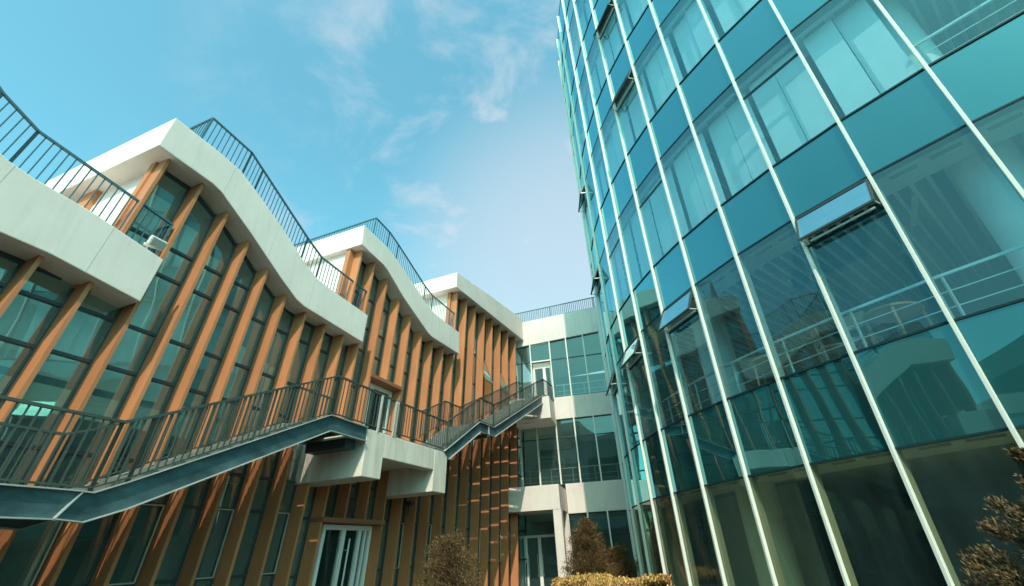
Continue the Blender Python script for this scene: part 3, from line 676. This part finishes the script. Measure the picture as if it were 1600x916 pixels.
# profiled ceiling: parallel white ribs
for fi in (1, 2):
    zc = LV[fi][1]; rb = MB(); d = Vector((math.sin(R_(50)), math.cos(R_(50)), 0)); e = Vector((d.y, -d.x, 0))
    for k in range(-56, 57):
        off = k*.24; RR_ = TR_-.87
        if abs(off) >= RR_ - .1: continue
        hl = math.sqrt(RR_**2 - off**2)
        a = TC + e*off - d*hl; b = TC + e*off - d*max(0.2, hl-9.5)
        rb.bar(a + Vector((0, 0, zc+.215)), b + Vector((0, 0, zc+.205)), .06, .10)
    rb.build('ceiling_ribs', M_rib, TW)
mb = MB(); mb.cyl(Tp(0, 0, 0), Tp(0, 0, 0)+Vector((0, 0, top-.4)), 7.2, n=48); mb.build('core_wall', M_indark, TW, smooth=True)
for j in range(14):
    ph = -139.3 - 25.5*j
    mb = MB(); c = Tp(ph, TR_-1.25, 0); mb.cyl(c, c+Vector((0, 0, top-.5)), .40, n=28, cap=False); mb.build('column', M_column, TW, smooth=True)
# curved pale wall behind the ground floor glass, left part
mb = MB()
for j in range(12):
    a, b = -188+j*2, -186+j*2; mb.hexa([Tp(a, TR_-2.2, 0), Tp(b, TR_-2.2, 0), Tp(b, TR_-2.1, 0), Tp(a, TR_-2.1, 0)], [Tp(a, TR_-2.2, 2.6), Tp(b, TR_-2.2, 2.6), Tp(b, TR_-2.1, 2.6), Tp(a, TR_-2.1, 2.6)])
mb.build('curved_partition', M_inwall, TW)
# guard rails behind the glass
for fi in (1, 2):
    z0 = LV[fi][0]; gr = MB()
    for k in range(K0 if fi == 1 else 2, K1):
        a, b = PH(k), PH(k+1)
        for zz, t_ in ((.75, .04), (.5, .014), (.27, .014)): gr.bar(Tp(a, TR_-.32, z0+zz), Tp(b, TR_-.32, z0+zz), t_, t_)
        for ph in (a+.4,): gr.bar(Tp(ph, TR_-.32, z0), Tp(ph, TR_-.32, z0+.75), .03, .03)
    gr.build('guard_rail', M_post, TW)
# roller blinds: two panels a cell, hung at slightly different depths and lengths
for fi in (2, 3, 4, 5, 6):
    z0, z1 = LV[fi]
    for k in range(K0, K1):
        if fi == 2 and k >= 2: continue
        rng = random.Random(fi*100+k)
        for (u, v) in ((.06, .50), (.51, .95)):
            dr = .36 + rng.choice((0, .06)); zz0 = z0 + rng.choice((.04, .04, .04, .25)); zz1 = z1 - .06
            a, b = PH(k+u), PH(k+v); q = MB()
            q.hexa([Tp(a, TR_-dr, zz0), Tp(b, TR_-dr, zz0), Tp(b, TR_-dr-.01, zz0), Tp(a, TR_-dr-.01, zz0)], [Tp(a, TR_-dr, zz1), Tp(b, TR_-dr, zz1), Tp(b, TR_-dr-.01, zz1), Tp(a, TR_-dr-.01, zz1)])
            q.build('blind', M_blind, TW)
# fluorescent tubes and blind cords
lt = MB()
for ph, rr in ((-143.5, 12.6), (-146, 11.6), (-152.5, 12.6), (-157, 11.9)):
    c = Tp(ph, rr, 6.76); d = Vector((math.sin(R_(35)), math.cos(R_(35)), 0)); lt.bar(c, c + d*1.1, .09, .05)
lt.build('ceiling_lamp', M_rib, TW)
for ph in (-144.6, -150.2, -155.2, -160.0):
    for e in (0, .12): MB().bar(Tp(ph+e, TR_-.2, 6.5), Tp(ph+e, TR_-.2, 4.75), .006, .006).build('blind_cord', M_post, TW)

# furniture on the second floor, just behind the rail
def table(ph, rr, z, rz, label):
    c = Tp(ph, rr, z); o = empty('table', c, label=label, cat='table', group='wooden furniture upstairs in the tower'); o.rotation_euler = (0, 0, rz)
    bpy.context.view_layer.update()
    mb = MB(); cs, sn = math.cos(rz), math.sin(rz)
    P = lambda x, y, zz: c + Vector((x*cs - y*sn, x*sn + y*cs, zz))
    n = 20; ring1 = [P(.48*math.cos(2*math.pi*i/n), .38*math.sin(2*math.pi*i/n), .70) for i in range(n)]; ring2 = [q+Vector((0, 0, .035)) for q in ring1]
    mb.prism(ring1, ring2); mb.build('tabletop', M_wood, o)
    for x, y in ((.33, .22), (-.33, .22), (.33, -.22), (-.33, -.22)):
        m2_ = MB(); m2_.cyl(P(x*1.15, y*1.15, 0), P(x, y, .70), .018, .026, n=8); m2_.build('leg', M_wood, o)
def chair(ph, rr, z, rz, label):
    c = Tp(ph, rr, z); o = empty('chair', c, label=label, cat='chair', group='wooden furniture upstairs in the tower'); o.rotation_euler = (0, 0, rz)
    cs, sn = math.cos(rz), math.sin(rz); P = lambda x, y, zz: c + Vector((x*cs - y*sn, x*sn + y*cs, zz)); X = Vector((cs, sn, 0)); Y = Vector((-sn, cs, 0))
    MB().box(P(-.22, -.22, .43), X*.44, Y*.44, (0, 0, .04)).build('seat', M_wood, o, bevel=.01)
    MB().box(P(-.22, .19, .60), X*.44, Y*.03, (0, 0, .26)).build('backrest', M_wood, o, bevel=.01)
    for x, y in ((-.19, -.19), (.19, -.19), (-.19, .19), (.19, .19)):
        MB().bar(P(x, y, 0), P(x, y, .86 if y > 0 else .43), .035, .035).build('leg', M_wood, o)
table(-147.6, TR_-1.0, 4.0, .3, 'round-topped wooden table behind the second-floor rail, right of the two tables')
table(-157.8, TR_-1.0, 4.0, .9, 'wooden table behind the second-floor rail, nearer the white column')
chair(-149.9, TR_-.95, 4.0, 2.2, 'wooden chair close to the round-topped table behind the second-floor rail')
chair(-151.9, TR_-.85, 4.0, 1.2, 'wooden chair between the two tables behind the second-floor rail')

# ------------------------------------------------------------------ unseen block, inferred from reflections; set near and tall to cut skylight
BB = empty('rear_block', (-8, -23, 0), label='pale stepped block added out of view behind the camera, for reflections and to cut skylight', cat='building')
for x0, x1, h in ((-34, -19, 13), (-19, -9, 16.5), (-9, 1, 14.5), (1, 14, 11.5)):
    mb = MB(); mb.box((x0, -29, 0), (x1-x0-.01, 0, 0), (0, 12, 0), (0, 0, h)); wl = mb.build('wall', M_inwall, BB)
    for z in range(1, int(h)-2, 4):
        mb = MB(); mb.box((x0+.5, -17, z), (x1-x0-1, 0, 0), (0, .05, 0), (0, 0, 2.5)); mb.build('window', M_frame, wl)

# ------------------------------------------------------------------ planting
def leafmat(name, c0, c1, sc=8):
    m = mat(name, c0, 0.7, var=0.3, vscale=sc, var2=c1)
    t = m.node_tree; b = t.nodes['Principled BSDF']; src = b.inputs['Base Color'].links[0].from_socket
    g_ = t.nodes.new('ShaderNodeNewGeometry'); r_ = t.nodes.new('ShaderNodeMapRange'); r_.inputs[3].default_value = .45; r_.inputs[4].default_value = 1.5
    h_ = t.nodes.new('ShaderNodeHueSaturation'); t.links.new(g_.outputs['Random Per Island'], r_.inputs[0]); t.links.new(r_.outputs[0], h_.inputs['Value'])
    t.links.new(src, h_.inputs['Color']); t.links.new(h_.outputs[0], b.inputs['Base Color'])
    return m
M_conifer = leafmat('bronze_conifer_needles', (0.12, 0.065, 0.022), (0.22, 0.125, 0.045), 5)
M_conifer2 = leafmat('olive_brown_needles', (0.075, 0.050, 0.020), (0.19, 0.115, 0.040), 6)
M_hedge = leafmat('golden_hedge_leaves', (0.50, 0.26, 0.065), (0.80, 0.50, 0.17), 9)
M_trunk = mat('bark', (0.09, 0.06, 0.04), 0.9, var=0.3, vscale=10)
def tuft(mb, c, d, ln, wd, rng):
    """a small feathery spray: a few narrow leaf faces round a direction"""
    d = d.normalized()
    for _ in range(3):
        a = (d + Vector((rng.uniform(-.7, .7), rng.uniform(-.7, .7), rng.uniform(-.5, .7)))).normalized()
        u = a.orthogonal().normalized(); u = (Matrix.Rotation(rng.uniform(0, 6.28), 3, a) @ u) * wd*rng.uniform(.6, 1.3)
        l_ = ln*rng.uniform(.6, 1.3); i = len(mb.v)
        mb.v += [tuple(c - u*.5), tuple(c + a*l_*.55 - u*.9), tuple(c + a*l_), tuple(c + a*l_*.5 + u*.9)]; mb.f.append((i, i+1, i+2, i+3))
def conifer(loc, h, rad, label, seed, m, nb=90, leaf=.05, shape=.75, z0=.1, dens=3.2, spread=1.0):
    rng = random.Random(seed); o = empty('conifer', loc, label=label, cat='tree', group='bronze conifers in the courtyard beds')
    L0 = Vector(loc); tr = MB(); tr.cyl(L0, L0+Vector((0, 0, h*.92)), h*.022, h*.004, n=8)
    cr_ = MB()
    for b in range(nb):
        t = (b + rng.random())/nb; z = h*(z0 + (1-z0)*t*.97); rr = rad*((1-t)**shape)*rng.uniform(.65, 1.2) + .05
        if t < .15: rr *= .75 + t*1.6
        a = b*2.4 + rng.uniform(-.4, .4); rise = rng.uniform(.35, .9)
        p0 = L0 + Vector((0, 0, z*.93)); p1 = p0 + Vector((math.cos(a)*rr, math.sin(a)*rr, rr*rise))
        tr.cyl(p0, p1, .012, .004, n=4, cap=False)
        n = int((14 + rr*85)*dens)
        for j in range(n):
            s = rng.uniform(.12, 1.04)**.8; q = p0.lerp(p1, s) + Vector((0, 0, -.12*rr*s*(1-s)))
            sp = (.05 + .20*rr*(1 - abs(s-.6)))*spread*(1.25 - .8*s)
            q += Vector((rng.gauss(0, sp), rng.gauss(0, sp), rng.gauss(0, sp*.8)))
            tuft(cr_, q, (p1-p0).normalized() + Vector((0, 0, .5)), leaf, leaf*.17, rng)
    cr_.build('crown', m, o, fixn=False); tr.build('trunk', M_trunk, o, fixn=False)
def polar(az, d, z=0): return (d*math.sin(R_(az)), d*math.cos(R_(az)), z)
conifer(polar(-8.2, 9.8), 2.05, .62, 'bushy bronze conifer in front of the slanting fins', 3, M_conifer, nb=110, shape=.55, leaf=.034)
conifer(polar(6.6, 16.2), 2.60, .75, 'bronze conifer behind the golden hedge, before the white pillar', 5, M_conifer, nb=110, leaf=.045, shape=.7)
conifer(polar(9.6, 17.0), 1.7, .75, 'low bronze conifer just right of the taller one behind the golden hedge', 8, M_conifer, nb=80, leaf=.045, shape=.6)
conifer(polar(49.6, 4.3), 2.15, 0.86, 'near dark olive conifer at the right edge before the tower', 11, M_conifer2, nb=150, leaf=.034, shape=.5, dens=8, spread=.42)
# hedge
hb = MB(); rng = random.Random(21)
Hc = [Vector(polar(3.9, 14.6)), Vector(polar(6.5, 13.6)), Vector(polar(10, 12.6)), Vector(polar(13.2, 11.9))]
hl = []
for a, b in zip(Hc, Hc[1:]):
    for k in range(5200):
        t = rng.random(); c = a.lerp(b, t); n = Vector((-(b-a).y, (b-a).x, 0)).normalized()
        wd = .42; u = rng.uniform(-1, 1); hgt = .88 + .05*math.sin(c.x*5)+.04*math.sin(c.y*11) 
        if rng.random() < .6: q = c + n*wd*u + Vector((0, 0, hgt + rng.gauss(0, .03)))
        else: q = c + n*(wd*(1 if rng.random() < .5 else -1) + rng.gauss(0, .03)) + Vector((0, 0, rng.uniform(.05, hgt)))
        tuft(hb, q, Vector((rng.uniform(-.5, .5), rng.uniform(-.5, .5), 1)), .055, .022, rng)
he = empty('hedge', Hc[2], label='clipped golden-leaved hedge along the foot of the tower', cat='hedge')
hb.build('foliage', M_hedge, he, fixn=False)
mb = MB()
for a, b in zip(Hc, Hc[1:]):
    n = Vector((-(b-a).y, (b-a).x, 0)).normalized()*.36
    mb.hexa([a-n, b-n, b+n, a+n], [a-n+Vector((0, 0, .8)), b-n+Vector((0, 0, .8)), b+n+Vector((0, 0, .8)), a+n+Vector((0, 0, .8))])
mb.build('stems', M_trunk, he)
